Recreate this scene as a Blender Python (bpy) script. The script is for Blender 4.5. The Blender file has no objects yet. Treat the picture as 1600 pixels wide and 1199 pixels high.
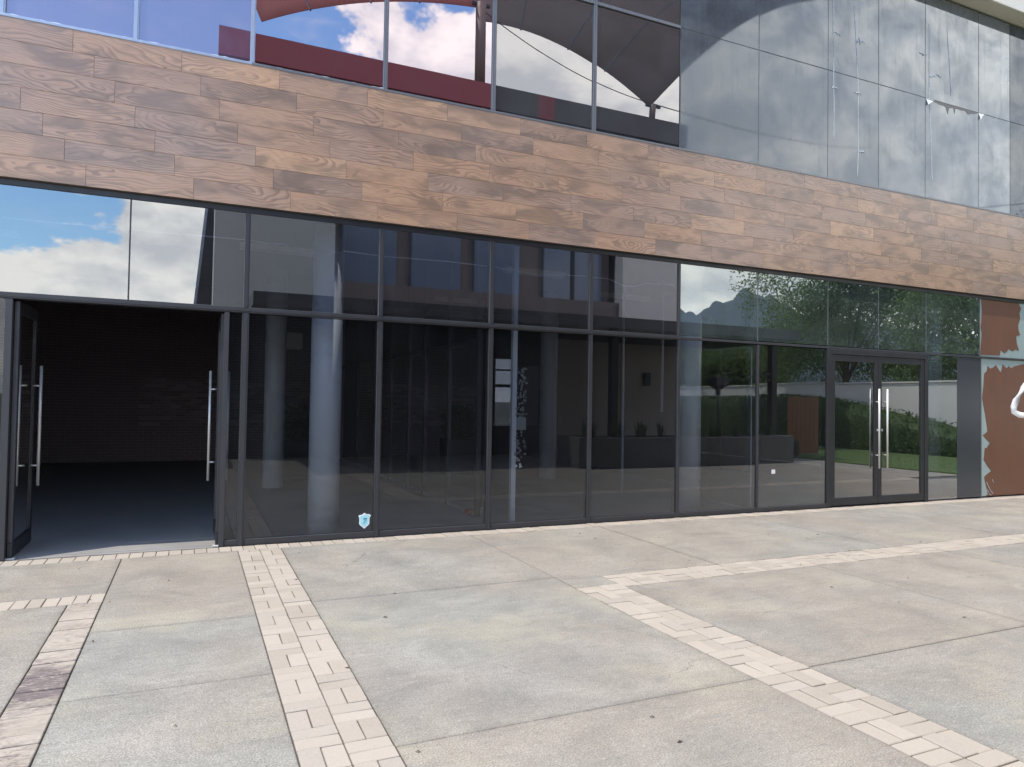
import bpy, bmesh, math, random
from mathutils import Vector, Matrix, noise as mnoise

sc = bpy.context.scene
col = sc.collection
R = random.Random(7)
rad = math.radians

# ------------------------------------------------------------------ camera
def make_camera():
    yaw, pitch, roll = rad(24.262), rad(1.4932), rad(0.9221)
    cy, sy, cp, sp = math.cos(yaw), math.sin(yaw), math.cos(pitch), math.sin(pitch)
    f = Vector((sy * cp, cy * cp, sp)); r = Vector((cy, -sy, 0)); u = r.cross(f)
    cr, sr = math.cos(roll), math.sin(roll)
    rr = r * cr + u * sr; uu = u * cr - r * sr
    m = Matrix(((rr.x, uu.x, -f.x, 0), (rr.y, uu.y, -f.y, -8.4834), (rr.z, uu.z, -f.z, 1.65), (0, 0, 0, 1)))
    c = bpy.data.cameras.new('camera'); o = bpy.data.objects.new('camera', c); col.objects.link(o)
    o.matrix_world = m
    c.sensor_fit = 'HORIZONTAL'; c.sensor_width = 36; c.lens = 1103.45 / 1600 * 36
    c.clip_start = .05; c.clip_end = 6000
    sc.camera = o
make_camera()

# ------------------------------------------------------------------ sky + sun
SUN = Vector((-.34, -.16, .93)).normalized()
def make_world():
    w = bpy.data.worlds.new('World'); sc.world = w; w.use_nodes = True
    nt = w.node_tree; N = nt.nodes; Lk = nt.links.new; N.clear()
    out = N.new('ShaderNodeOutputWorld'); bg = N.new('ShaderNodeBackground'); bg.inputs['Strength'].default_value = .11
    Lk(bg.outputs[0], out.inputs[0])
    sky = N.new('ShaderNodeTexSky'); sky.sky_type = 'NISHITA'; sky.sun_disc = False
    sky.sun_elevation = math.asin(SUN.z); sky.sun_rotation = math.atan2(SUN.x, SUN.y)
    sky.air_density = 1.2; sky.dust_density = .15; sky.ozone_density = 1.6
    tc = N.new('ShaderNodeTexCoord')
    def math_(op, a, b=None, c=None, clamp=False):
        n = N.new('ShaderNodeMath'); n.operation = op; n.use_clamp = clamp
        for i, v in enumerate((a, b, c)):
            if v is None: continue
            if isinstance(v, (int, float)): n.inputs[i].default_value = v
            else: Lk(v, n.inputs[i])
        return n.outputs[0]
    def vmath(op, a, b):
        n = N.new('ShaderNodeVectorMath'); n.operation = op
        for i, v in enumerate((a, b)):
            if isinstance(v, (tuple, list, Vector)): n.inputs[i].default_value = v
            else: Lk(v, n.inputs[i])
        return n
    D = vmath('NORMALIZE', tc.outputs['Generated'], (0, 0, 0)).outputs[0]
    sep = N.new('ShaderNodeSeparateXYZ'); Lk(D, sep.inputs[0])
    def noise(scale, vec, detail=9, rough=.58, dist=0.):
        n = N.new('ShaderNodeTexNoise'); n.inputs['Scale'].default_value = scale; n.inputs['Detail'].default_value = detail
        n.inputs['Roughness'].default_value = rough; n.inputs['Distortion'].default_value = dist; Lk(vec, n.inputs['Vector']); return n.outputs['Fac']
    P = vmath('MULTIPLY', D, (1, 1, 1.7)).outputs[0]
    P = vmath('ADD', P, (3.1, 7.7, 1.3)).outputs[0]
    n1 = noise(5.2, P, 10, .56, .15)
    # low cumulus: more cover near the horizon, banks where the reflected sky shows them
    el = sep.outputs['Z']
    bias = math_('MULTIPLY_ADD', el, -.95, .235)
    bias = math_('MAXIMUM', bias, -.06)
    def bank(az, elev, width, amt):
        d = Vector((math.sin(rad(az)) * math.cos(rad(elev)), -math.cos(rad(az)) * math.cos(rad(elev)), math.sin(rad(elev))))
        dt = vmath('DOT_PRODUCT', D, tuple(d)).outputs['Value']
        k = 1 / (rad(width) ** 2)
        e = math_('EXPONENT', math_('MULTIPLY', math_('SUBTRACT', dt, 1.), 2 * k))
        return math_('MULTIPLY', e, amt)
    banks = ((-1.2, 11.8, 3.6, .17), (-8, 12.5, 5, -.05), (-9, 25, 10, -.2), (4, 26.5, 5, -.08), (21, 24.5, 5, .2), (30, 24, 8, .22), (45, 14, 12, .12), (50, 21, 12, .48),
             (120, 30, 25, .1), (-70, 35, 25, .1), (-140, 25, 20, .1), (170, 50, 25, .08), (90, 60, 20, .06))
    for b in banks:
        bias = math_('ADD', bias, bank(*b))
    f = math_('ADD', n1, bias)
    mr = N.new('ShaderNodeMapRange'); mr.interpolation_type = 'SMOOTHSTEP'
    Lk(f, mr.inputs[0]); mr.inputs[1].default_value = .50; mr.inputs[2].default_value = .553; mask = mr.outputs[0]
    # cirrus streaks higher up
    Q = N.new('ShaderNodeMapping'); Q.inputs['Rotation'].default_value = (.2, .5, .5); Q.inputs['Scale'].default_value = (3, 14, 10); Lk(D, Q.inputs[0])
    n2 = noise(1.4, Q.outputs[0], 7, .6, .8)
    mr2 = N.new('ShaderNodeMapRange'); mr2.interpolation_type = 'SMOOTHSTEP'; Lk(n2, mr2.inputs[0]); mr2.inputs[1].default_value = .48; mr2.inputs[2].default_value = .78
    cir = math_('MULTIPLY', mr2.outputs[0], math_('MULTIPLY_ADD', bank(11, 25.5, 8, 1.), .75, .1))
    mask = math_('MAXIMUM', mask, cir)
    # thickness gives the grey undersides
    P2 = vmath('ADD', P, (.0, .0, .045)).outputs[0]
    n3 = noise(5.2, P2, 10, .56, .15)
    dens = math_('SUBTRACT', n1, n3)
    n4 = noise(9., P, 5, .5)
    sh = math_('ADD', math_('MULTIPLY_ADD', dens, 4.2, .5), math_('MULTIPLY_ADD', n4, .8, -.4), clamp=True)
    cr = N.new('ShaderNodeValToRGB'); Lk(sh, cr.inputs[0])
    cr.color_ramp.elements[0].position = .1; cr.color_ramp.elements[0].color = (.63, .65, .69, 1)
    cr.color_ramp.elements[1].position = .8; cr.color_ramp.elements[1].color = (1, .975, .935, 1)
    cl = N.new('ShaderNodeVectorMath'); cl.operation = 'SCALE'; cl.inputs['Scale'].default_value = 17.5; Lk(cr.outputs[0], cl.inputs[0])
    sk = vmath('MULTIPLY', sky.outputs[0], (1.75, 2.1, 2.4))
    mx = N.new('ShaderNodeMix'); mx.data_type = 'VECTOR'; Lk(mask, mx.inputs[0]); Lk(sk.outputs[0], mx.inputs[4]); Lk(cl.outputs[0], mx.inputs[5])
    Lk(mx.outputs[1], bg.inputs[0])
make_world()
sl = bpy.data.lights.new('sun', 'SUN'); sl.energy = 3.1; sl.angle = rad(.6); sl.color = (1, .94, .845)
so = bpy.data.objects.new('sun', sl); col.objects.link(so); so.location = (0, -20, 40)
so.rotation_euler = (-SUN).to_track_quat('-Z', 'Y').to_euler()

vs = sc.view_settings; vs.view_transform = 'Standard'; vs.look = 'None'; vs.exposure = .43; vs.gamma = 1
try: vs.use_curve_mapping = False
except Exception: pass
sc.render.engine = 'CYCLES'
cy = sc.cycles
cy.use_denoising = True; cy.max_bounces = 14; cy.transparent_max_bounces = 24; cy.glossy_bounces = 6; cy.diffuse_bounces = 5
cy.caustics_reflective = False; cy.caustics_refractive = False; cy.sample_clamp_indirect = 6
try:
    cy.denoiser = 'OPENIMAGEDENOISE'; cy.denoising_input_passes = 'RGB_ALBEDO_NORMAL'
except Exception: pass

# ------------------------------------------------------------------ node helpers / materials
class NT:
    def __init__(s, name):
        s.m = bpy.data.materials.new(name); s.m.use_nodes = True; s.nt = s.m.node_tree; s.N = s.nt.nodes; s.N.clear()
        s.out = s.N.new('ShaderNodeOutputMaterial')
    def L(s, a, b): s.nt.links.new(a, b)
    def set(s, sock, v):
        if v is None: return
        if isinstance(v, bpy.types.NodeSocket): s.L(v, sock)
        elif isinstance(v, (tuple, list)) and sock.type == 'RGBA' and len(v) == 3: sock.default_value = (*v, 1)
        else: sock.default_value = v
    def node(s, t, **kw):
        n = s.N.new(t)
        for k, v in kw.items(): setattr(n, k, v)
        return n
    def pos(s): return s.node('ShaderNodeNewGeometry').outputs['Position']
    def obj(s): return s.node('ShaderNodeTexCoord').outputs['Object']
    def rnd(s): return s.node('ShaderNodeObjectInfo').outputs['Random']
    def math(s, op, a, b=None, c=None, clamp=False):
        n = s.node('ShaderNodeMath', operation=op, use_clamp=clamp)
        for i, v in enumerate((a, b, c)): s.set(n.inputs[i], v)
        return n.outputs[0]
    def vec(s, op, a, b=None):
        n = s.node('ShaderNodeVectorMath', operation=op); s.set(n.inputs[0], a); s.set(n.inputs[1], b); return n.outputs[0]
    def scale(s, v, k): return s.vec('MULTIPLY', v, k if isinstance(k, tuple) else (k, k, k))
    def noise(s, v, sc_, detail=4, rough=.5, dist=0., out='Fac'):
        n = s.node('ShaderNodeTexNoise'); s.set(n.inputs['Vector'], v)
        n.inputs['Scale'].default_value = sc_; n.inputs['Detail'].default_value = detail; n.inputs['Roughness'].default_value = rough; n.inputs['Distortion'].default_value = dist
        return n.outputs[out]
    def mr(s, v, a, b, c=0., d=1., smooth=True):
        n = s.node('ShaderNodeMapRange'); n.interpolation_type = 'SMOOTHSTEP' if smooth else 'LINEAR'
        s.set(n.inputs[0], v)
        for i, q in enumerate((a, b, c, d)): n.inputs[i + 1].default_value = q
        return n.outputs[0]
    def mix(s, f, a, b, mode='MIX'):
        n = s.node('ShaderNodeMix', data_type='RGBA', blend_type=mode); s.set(n.inputs[0], f); s.set(n.inputs[6], a); s.set(n.inputs[7], b); return n.outputs[2]
    def ramp(s, f, pts):
        n = s.node('ShaderNodeValToRGB'); s.set(n.inputs[0], f); e = n.color_ramp.elements
        while len(e) < len(pts): e.new(.5)
        for q, (p, c) in zip(e, pts): q.position = p; q.color = (*c, 1)
        return n.outputs[0]
    def bump(s, h, strength=.3, dist=.01):
        n = s.node('ShaderNodeBump'); n.inputs['Strength'].default_value = strength; n.inputs['Distance'].default_value = dist; s.set(n.inputs['Height'], h); return n.outputs[0]
    def bsdf(s, color, rough=.6, metal=0., normal=None, spec=.5, finish=True, **kw):
        n = s.node('ShaderNodeBsdfPrincipled'); s.set(n.inputs['Base Color'], color); s.set(n.inputs['Roughness'], rough); s.set(n.inputs['Metallic'], metal)
        s.set(n.inputs['Specular IOR Level'], spec); s.set(n.inputs['Normal'], normal)
        for k, v in kw.items(): s.set(n.inputs[k], v)
        if finish: s.L(n.outputs[0], s.out.inputs[0])
        return n.outputs[0]

def plain(name, c, rough=.5, metal=0., var=.15, scale=6., spec=.5):
    t = NT(name); n = t.noise(t.pos(), scale, 5, .6)
    k = t.mr(n, .3, .7, 1 - var, 1 + var)
    colr = t.mix(1., c, t.ramp(n, ((0., (1 - var,) * 3), (1., (1 + var,) * 3))), 'MULTIPLY')
    t.bsdf(colr, t.mr(n, .3, .7, rough * .85, min(1, rough * 1.15)), metal, spec=spec, normal=t.bump(t.noise(t.pos(), scale * 12, 3), .06, .004))
    return t.m

def mat_concrete():
    t = NT('concrete'); P = t.pos(); r = t.rnd()
    big = t.noise(P, .5, 4, .6, .4); mid = t.noise(t.vec('ADD', P, (5, 9, 0)), 1.5, 7, .68, .6)
    trow = t.noise(t.scale(P, (2.0, 7., 1.)), 1.6, 8, .72, .7)          # trowel sweep
    med = t.noise(P, 22, 4, .65); fine = t.noise(P, 110, 3, .7); grit = t.noise(P, 300, 2, .7)
    base = t.ramp(mid, ((.28, (.215, .211, .197)), (.5, (.285, .278, .257)), (.72, (.355, .344, .315))))
    warm = t.ramp(mid, ((.28, (.25, .219, .19)), (.5, (.312, .273, .234)), (.72, (.372, .326, .28))))
    wf = t.math('ADD', t.mr(big, .40, .60, .1, .7), t.mr(r, .40, .9, 0, .6), clamp=True)
    c = t.mix(t.math('MULTIPLY', wf, .85), base, warm)
    ye = t.mr(t.noise(t.vec('ADD', P, (21, 3, 0)), .9, 5, .65, .5), .50, .68, 0, .5)
    c = t.mix(t.math('MULTIPLY', ye, t.mr(med, .35, .6, .35, 1.)), c, (.42, .385, .29))
    c = t.mix(t.mr(trow, .52, .78, 0, .4), c, (.47, .455, .42))
    c = t.mix(t.mr(trow, .25, .48, .7, 0), c, (.20, .198, .188))
    c = t.mix(t.mr(med, .48, .72, 0, .36), c, (.18, .172, .16))
    c = t.mix(t.mr(t.noise(t.vec('ADD', P, (7, 1, 0)), 34, 4, .7), .52, .72, 0, .4), c, (.46, .445, .41))
    g = t.math('ADD', t.mr(fine, .32, .68, .72, 1.28), t.mr(grit, .3, .7, -.22, .22))
    gg = t.node('ShaderNodeCombineXYZ')
    for i in range(3): t.L(g, gg.inputs[i])
    c = t.mix(1., c, gg.outputs[0], 'MULTIPLY')
    # dirt gathered along the slab edges, worn unevenly
    gn = t.node('ShaderNodeSeparateXYZ'); t.L(t.node('ShaderNodeTexCoord').outputs['Generated'], gn.inputs[0])
    ed = t.math('MINIMUM', t.math('MINIMUM', gn.outputs['X'], t.math('SUBTRACT', 1., gn.outputs['X'])), t.math('MINIMUM', gn.outputs['Y'], t.math('SUBTRACT', 1., gn.outputs['Y'])))
    ed = t.math('ADD', ed, t.math('MULTIPLY_ADD', t.noise(P, 7, 5, .7), .05, -.025))
    c = t.mix(t.mr(ed, -.005, .018, .35, 0), c, (.17, .155, .135))
    for k, (sc_, w) in enumerate(((2.1, .022), (1.3, .03))):            # gum spots and drips
        sp = t.node('ShaderNodeTexVoronoi'); t.L(t.vec('ADD', P, (3. * k, 7. * k, 0)), sp.inputs['Vector']); sp.inputs['Scale'].default_value = sc_
        c = t.mix(t.math('MULTIPLY', t.mr(sp.outputs['Distance'], w * .6, w, .65, 0), t.mr(t.noise(P, .9, 2), .5, .6)), c, (.10, .09, .08))
    # hairline cracks
    wp = t.vec('ADD', P, t.scale(t.noise(P, 2.2, 4, .6, out='Color'), (.5, .5, 0)))
    vo = t.node('ShaderNodeTexVoronoi', feature='DISTANCE_TO_EDGE'); t.L(wp, vo.inputs['Vector']); vo.inputs['Scale'].default_value = .33
    cr = t.math('MULTIPLY', t.mr(vo.outputs['Distance'], .0006, .0016, .55, 0), t.mr(t.noise(t.vec('ADD', P, (2, 8, 0)), .45, 2), .58, .64))
    c = t.mix(cr, c, (.13, .12, .11))
    h = t.math('ADD', t.math('MULTIPLY', trow, .6), t.math('ADD', t.math('MULTIPLY', fine, .5), t.math('MULTIPLY', cr, -2.)))
    c = t.mix(1., c, (1.02, .995, .945), 'MULTIPLY')
    t.bsdf(c, t.mr(mid, .3, .7, .66, .85), normal=t.bump(h, .35, .006), spec=.3)
    return t.m

def mat_paver(name='paver_clay', worn=False):
    t = NT(name); P = t.pos(); r = t.rnd()
    c = t.ramp(r, ((0., (.36, .308, .245)), (.35, (.425, .364, .292)), (.7, (.47, .405, .33)), (1., (.375, .328, .272))))
    n = t.noise(P, 9, 6, .65, .5); f = t.noise(P, 130, 3, .6)
    c = t.mix(t.mr(n, .35, .7, 0, .45), c, (.43, .365, .31))
    c = t.mix(t.mr(f, .45, .75, 0, .3), c, (.60, .53, .46))
    c = t.mix(t.mr(t.noise(P, 45, 4, .7), .55, .75, 0, .4), c, (.30, .25, .21))
    if worn:
        s = t.noise(t.scale(P, (5, 13, 1)), 2.2, 7, .75, 1.4)
        st = t.noise(t.vec('ADD', P, (0, 2.1, 0)), 1.3, 3, .5)
        dd = t.node('ShaderNodeVectorMath', operation='LENGTH'); t.set(dd.inputs[0], t.vec('MULTIPLY', t.vec('SUBTRACT', P, (-.76, -3.72, 0.)), (1.2, 1., 0.)))
        pur = t.math('MULTIPLY', t.mr(t.math('ADD', dd.outputs['Value'], t.math('MULTIPLY_ADD', t.noise(P, 6, 5, .7), .7, -.35)), .18, .42, 1, 0), t.mr(s, .36, .52, .1, .95))
        c = t.mix(pur, c, (.17, .135, .13))
        c = t.mix(t.math('MULTIPLY', t.mr(s, .47, .6, 0, .85), t.mr(st, .42, .6, .25, 1)), c, (.17, .135, .13))
        c = t.mix(t.mr(s, .28, .42, .6, 0), c, (.68, .64, .57))
        h = t.math('ADD', t.math('MULTIPLY', s, 1.5), t.math('MULTIPLY', f, .3)); k = .7
    else:
        h = t.math('ADD', n, t.math('MULTIPLY', f, .4)); k = .3
    t.bsdf(c, .8, normal=t.bump(h, k, .006), spec=.3)
    return t.m

def mat_wood():
    t = NT('walnut_tile'); O = t.obj(); r = t.rnd()
    wn = t.node('ShaderNodeTexWhiteNoise', noise_dimensions='1D'); t.set(wn.inputs['W'], r)
    wn2 = t.node('ShaderNodeTexWhiteNoise', noise_dimensions='1D'); t.set(wn2.inputs['W'], t.math('ADD', r, 3.3))
    off = t.scale(wn.outputs['Color'], (60., 60., 60.))
    sp = t.node('ShaderNodeSeparateXYZ'); t.L(O, sp.inputs[0]); x, z = sp.outputs['X'], sp.outputs['Z']
    wc = t.node('ShaderNodeSeparateColor'); t.L(wn.outputs['Color'], wc.inputs[0])
    ra, rb, rc = wc.outputs[0], wc.outputs[1], wc.outputs[2]
    nA = t.noise(t.vec('ADD', t.scale(O, (1.5, 1, 5.)), off), 1., 2., .5); nB = t.noise(t.vec('ADD', t.scale(O, (1.5, 1, 3.2)), t.vec('ADD', off, (9., 4., 2.))), 1., 2, .5)
    nC = t.noise(t.vec('ADD', t.scale(O, (3., 1, 14.)), off), 1., 2, .5)
    zz = t.math('ADD', t.math('ADD', z, t.math('MULTIPLY_ADD', ra, .20, -.10)), t.math('MULTIPLY_ADD', nA, .26, -.13))
    sl_ = t.math('MULTIPLY_ADD', rb, .34, -.17)
    dd = t.math('ADD', t.math('MULTIPLY', t.math('ADD', x, t.math('MULTIPLY_ADD', rc, .9, -.45)), sl_), t.math('MULTIPLY_ADD', nB, .30, -.15))
    rr = t.math('SQRT', t.math('ADD', t.math('MULTIPLY', zz, zz), t.math('MULTIPLY', dd, dd)))
    rr = t.math('ADD', rr, t.math('MULTIPLY', nC, .012))
    ph = t.math('FRACT', t.math('MULTIPLY', rr, t.math('MULTIPLY_ADD', ra, 16., 28.)))
    # soft early wood, then a thin dark line at the end of each ring
    rg = t.math('SUBTRACT', 1., t.math('MULTIPLY', t.mr(ph, .30, .86, 0, 1), t.mr(ph, .90, 1., 1, 0)))
    fib = t.noise(t.vec('ADD', t.scale(O, (7., 1, 170.)), off), 1., 5, .65)
    blot = t.noise(t.vec('ADD', t.scale(O, (1.7, 1, 5.)), off), 1.0, 3, .5, .8)
    tone = t.ramp(wn2.outputs['Value'], ((0., (.33, .218, .158)), (.25, (.41, .255, .167)), (.5, (.455, .272, .165)), (.7, (.37, .245, .178)), (.85, (.415, .258, .172)), (1., (.55, .335, .195))))
    dark = t.mix(1., tone, (.42, .42, .44), 'MULTIPLY'); lite = t.mix(1., tone, (1.32, 1.30, 1.26), 'MULTIPLY')
    lt = t.mix(t.mr(fib, .3, .7), tone, lite)
    strength = t.mr(t.noise(t.vec('ADD', t.scale(O, (1.1, 1, 3.)), off), 1.4, 2), .35, .62, .15, .65)
    c = t.mix(t.math('MULTIPLY', t.math('SUBTRACT', 1., rg), strength), lt, dark)
    c = t.mix(t.mr(blot, .44, .70, 0, .85), c, t.mix(1., tone, (.55, .58, .61), 'MULTIPLY'))
    dust = t.noise(t.pos(), .8, 5, .6)
    c = t.mix(t.mr(dust, .4, .8, .04, .2), c, (.42, .37, .37))
    t.bsdf(c, t.mr(fib, .3, .7, .30, .42), normal=t.bump(t.math('ADD', rg, fib), .04, .002), spec=.6, **{'Coat Weight': .5, 'Coat Roughness': .22})
    return t.m

def mat_glass(name, R0, tint, gtint=(1, 1, 1), dust=.0, dustc=(.5, .52, .55), rough=0., fres=1., streak=0., haze_rough=0.):
    """coated pane: mirror-like front faces over tinted see-through, a diffuse veil for dust and haze"""
    t = NT(name); P = t.pos()
    geo = t.node('ShaderNodeNewGeometry'); bf = geo.outputs['Backfacing']; front = t.math('SUBTRACT', 1., bf)
    lw = t.node('ShaderNodeLayerWeight'); lw.inputs['Blend'].default_value = .5
    fac = t.math('ADD', t.math('MULTIPLY', t.math('POWER', lw.outputs['Facing'], 2.2), fres), R0, clamp=True)
    fac = t.math('MULTIPLY', fac, front)
    wob = t.bump(t.noise(t.scale(P, (1., 1., 1.)), .8, 2), .012, .02)
    tr = t.node('ShaderNodeBsdfTransparent')
    t.set(tr.inputs[0], t.mix(bf, tint, (1, 1, 1)))
    gl = t.node('ShaderNodeBsdfGlossy'); t.set(gl.inputs['Color'], gtint); gl.inputs['Roughness'].default_value = rough; t.set(gl.inputs['Normal'], wob)
    m1 = t.node('ShaderNodeMixShader'); t.set(m1.inputs[0], fac); t.L(tr.outputs[0], m1.inputs[1]); t.L(gl.outputs[0], m1.inputs[2])
    res = m1.outputs[0]
    if dust > 0 or streak > 0:
        d1 = t.noise(P, 1.1, 6, .65, .4); d2 = t.noise(t.scale(P, (14., 1., .55)), 1., 5, .6)
        df = t.mr(d1, .3, .7, dust * .6, dust * 1.4)
        if streak > 0:
            df = t.math('ADD', df, t.math('MULTIPLY', t.mr(d2, .5, .75), streak), clamp=True)
        df = t.math('MULTIPLY', df, front)
        di = t.node('ShaderNodeBsdfDiffuse'); t.set(di.inputs[0], dustc)
        m2 = t.node('ShaderNodeMixShader'); t.set(m2.inputs[0], df); t.L(res, m2.inputs[1]); t.L(di.outputs[0], m2.inputs[2]); res = m2.outputs[0]
    t.L(res, t.out.inputs[0])
    return t.m

def mat_brick():
    t = NT('clay_brick'); r = t.rnd(); n = t.noise(t.pos(), 20, 4)
    c = t.ramp(r, ((0., (.17, .135, .145)), (.5, (.24, .19, .205)), (1., (.33, .27, .285))))
    t.bsdf(t.mix(t.mr(n, .4, .7, 0, .4), c, (.3, .22, .18)), .9, normal=t.bump(n, .4, .01)); return t.m

def mat_leaf(name, a, b):
    t = NT(name); r = t.noise(t.pos(), 1.3, 4, .6); q = t.noise(t.pos(), 12, 2)
    c = t.mix(t.mr(q, .35, .65), t.mix(t.mr(r, .35, .65), a, b), b)
    s = t.bsdf(c, .55, finish=False, spec=.3)
    tl = t.node('ShaderNodeBsdfTranslucent'); t.set(tl.inputs[0], t.mix(1., c, (1.4, 1.5, .7), 'MULTIPLY'))
    m = t.node('ShaderNodeMixShader'); m.inputs[0].default_value = .3; t.L(s, m.inputs[1]); t.L(tl.outputs[0], m.inputs[2]); t.L(m.outputs[0], t.out.inputs[0]); return t.m

def mat_fabric(name='sail_fabric', a=(.25, .06, .052), b=(.30, .085, .072), tr=(.34, .09, .07)):
    t = NT(name); n = t.noise(t.pos(), 1.2, 4); c = t.mix(n, a, b)
    s = t.bsdf(c, .8, finish=False); tl = t.node('ShaderNodeBsdfTranslucent'); t.set(tl.inputs[0], tr)
    m = t.node('ShaderNodeMixShader'); m.inputs[0].default_value = .35; t.L(s, m.inputs[1]); t.L(tl.outputs[0], m.inputs[2]); t.L(m.outputs[0], t.out.inputs[0]); return t.m

def mat_grass():
    t = NT('lawn_grass'); n = t.noise(t.pos(), 3, 5); f = t.noise(t.pos(), 60, 3)
    c = t.mix(n, (.055, .10, .022), (.10, .16, .035)); c = t.mix(t.mr(f, .4, .7, 0, .5), c, (.15, .2, .06))
    t.bsdf(c, .8, normal=t.bump(f, .6, .02)); return t.m

def mat_film():
    t = NT('peeling_film'); P = t.pos(); n = t.noise(P, 1.4, 5, .6); s = t.noise(t.scale(P, (6, 1, .8)), 1., 4)
    c = t.mix(n, (.16, .066, .040), (.21, .105, .066)); c = t.mix(t.mr(s, .5, .7, 0, .35), c, (.13, .085, .07))
    t.bsdf(c, .35, spec=.3, normal=t.bump(n, .08, .02)); return t.m

M = {}
M['concrete'] = mat_concrete(); M['paver'] = mat_paver(); M['paver_worn'] = mat_paver('paver_weathered', True); M['wood'] = mat_wood()
M['mortar'] = plain('joint_dirt', (.11, .10, .09), .95, scale=30)
M['frame'] = plain('anodised_frame', (.054, .054, .060), .42, .25, .12)
M['frame_dark'] = plain('charcoal_frame', (.024, .025, .029), .4, 0, .12)
M['alu'] = plain('brushed_aluminium', (.42, .47, .55), .35, .6, .1, 20)
M['alu_grey'] = plain('grey_anodised_aluminium', (.20, .21, .225), .35, .5, .1, 20)
M['fabric_b'] = mat_fabric('brown_sail_fabric', (.125, .088, .078), (.155, .11, .098), (.17, .115, .10))
M['darkfascia'] = plain('dark_grey_fascia', (.085, .07, .072), .5, 0, .1, 2)
M['joint'] = plain('silicone_joint', (.12, .135, .135), .5)
M['silicone'] = plain('white_silicone', (.62, .68, .72), .6, 0, .1, 30)
M['steel'] = plain('brushed_steel', (.74, .73, .70), .34, .35, .05, 40)
M['g_low'] = mat_glass('storefront_glass', .068, (.58, .61, .67), (.93, .97, 1.), dust=.010, fres=1.9)
M['g_mid'] = mat_glass('coated_transom_glass', .30, (.42, .45, .52), (.95, .98, 1.), dust=.02, fres=.6)
M['g_mid_r'] = mat_glass('veiled_transom_glass', .27, (.46, .5, .54), (.90, .97, .97), dust=.09, dustc=(.36, .44, .42), fres=.9)  # pale haze veil put into these panes as a greenish diffuse layer
M['g_upA'] = mat_glass('violet_coated_glass', .40, (.20, .18, .24), (1., .90, .97), dust=.02, dustc=(.4, .42, .5), fres=.6)
M['g_upV'] = mat_glass('violet_upper_glass', .36, (.24, .22, .36), (1., .83, .90), dust=.17, dustc=(.46, .40, .68), streak=.04, fres=.6)
M['g_upB'] = mat_glass('grey_upper_glass', .27, (.14, .15, .17), (.97, .97, 1.), dust=.07, dustc=(.36, .38, .41), fres=.6)
M['g_film'] = mat_glass('dusty_film_glass', .075, (.10, .12, .14), (.9, .96, 1.), dust=.50, dustc=(.215, .245, .275), streak=.14, rough=.035, fres=1.4)
M['g_film_d'] = mat_glass('dark_film_glass', .06, (.10, .12, .14), (.9, .96, 1.), dust=.45, dustc=(.11, .135, .165), streak=.1, rough=.03, fres=.7)
M['g_door'] = mat_glass('door_glass', .08, (.42, .47, .49), dust=.01, fres=1.8)
M['g_grey'] = plain('grey_back_painted_glass', (.055, .058, .068), .22, 0, .08, 1.)
M['g_pale'] = plain('pale_green_backing', (.36, .44, .42), .25, 0, .12, 3.)
M['film'] = mat_film()
M['brick'] = mat_brick(); M['mortar_in'] = plain('brick_mortar', (.30, .29, .30), .95)
M['in_floor'] = plain('interior_concrete', (.30, .285, .27), .62, 0, .2, 1.6)
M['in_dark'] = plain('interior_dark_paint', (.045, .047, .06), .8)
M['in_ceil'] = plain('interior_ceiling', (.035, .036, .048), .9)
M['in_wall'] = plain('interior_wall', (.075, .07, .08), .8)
M['column'] = plain('grey_column_paint', (.72, .75, .76), .3, 0, .08, 3)
M['cream'] = plain('cream_stucco', (.86, .82, .71), .85, 0, .06, 4)
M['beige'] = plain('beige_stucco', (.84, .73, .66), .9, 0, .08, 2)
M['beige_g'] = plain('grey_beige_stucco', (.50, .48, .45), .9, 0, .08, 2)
M['redfascia'] = plain('dark_red_fascia', (.27, .05, .055), .45, 0, .1, 2)
M['darkwood'] = plain('dark_timber', (.16, .115, .10), .6, 0, .25, 3)
M['black'] = plain('black_steel', (.02, .02, .024), .45)
M['win'] = plain('far_window_glass', (.16, .19, .27), .12, 0, .1, 2)
M['planter'] = plain('planter_plaster', (.17, .165, .16), .85, 0, .12, 3)
M['soil'] = plain('soil', (.05, .035, .025), .95)
M['whitewall'] = plain('white_garden_wall', (.74, .72, .66), .85, 0, .06, 2)
M['corten'] = plain('rust_brown_panel', (.26, .105, .045), .7, 0, .25, 3)
M['bark'] = plain('bark', (.10, .07, .05), .9, 0, .3, 6)
M['leaf_a'] = mat_leaf('tree_leaf', (.09, .145, .055), (.16, .22, .09))
M['leaf_h'] = mat_leaf('hedge_leaf', (.035, .07, .02), (.075, .12, .03))
M['leaf_g'] = mat_leaf('planter_leaf', (.05, .085, .03), (.12, .15, .07))
M['grass'] = mat_grass(); M['fabric'] = mat_fabric()
M['hill'] = plain('hazed_hillside', (.055, .078, .095), .95, 0, .25, .02)  # distance haze is mixed into the hill's bluish base colour
M['earth'] = plain('far_ground', (.16, .15, .11), .95, 0, .3, .1)
M['sticker'] = plain('pale_blue_vinyl', (.42, .80, .86), .4); M['sticker_w'] = plain('white_vinyl', (.86, .88, .88), .4); M['ink'] = plain('blue_ink', (.06, .22, .34), .5); M['ink_l'] = plain('light_blue_ink', (.28, .55, .82), .5)
M['white'] = plain('white_powder_coat', (.74, .73, .70), .35); M['red'] = plain('red_plastic', (.55, .05, .04), .4)
M['residue'] = plain('glue_residue', (.27, .28, .27), .8, 0, .3, 40); M['cable'] = plain('white_cable', (.62, .62, .63), .5)
M['wire'] = plain('black_wire', (.02, .02, .02), .6)

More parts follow.
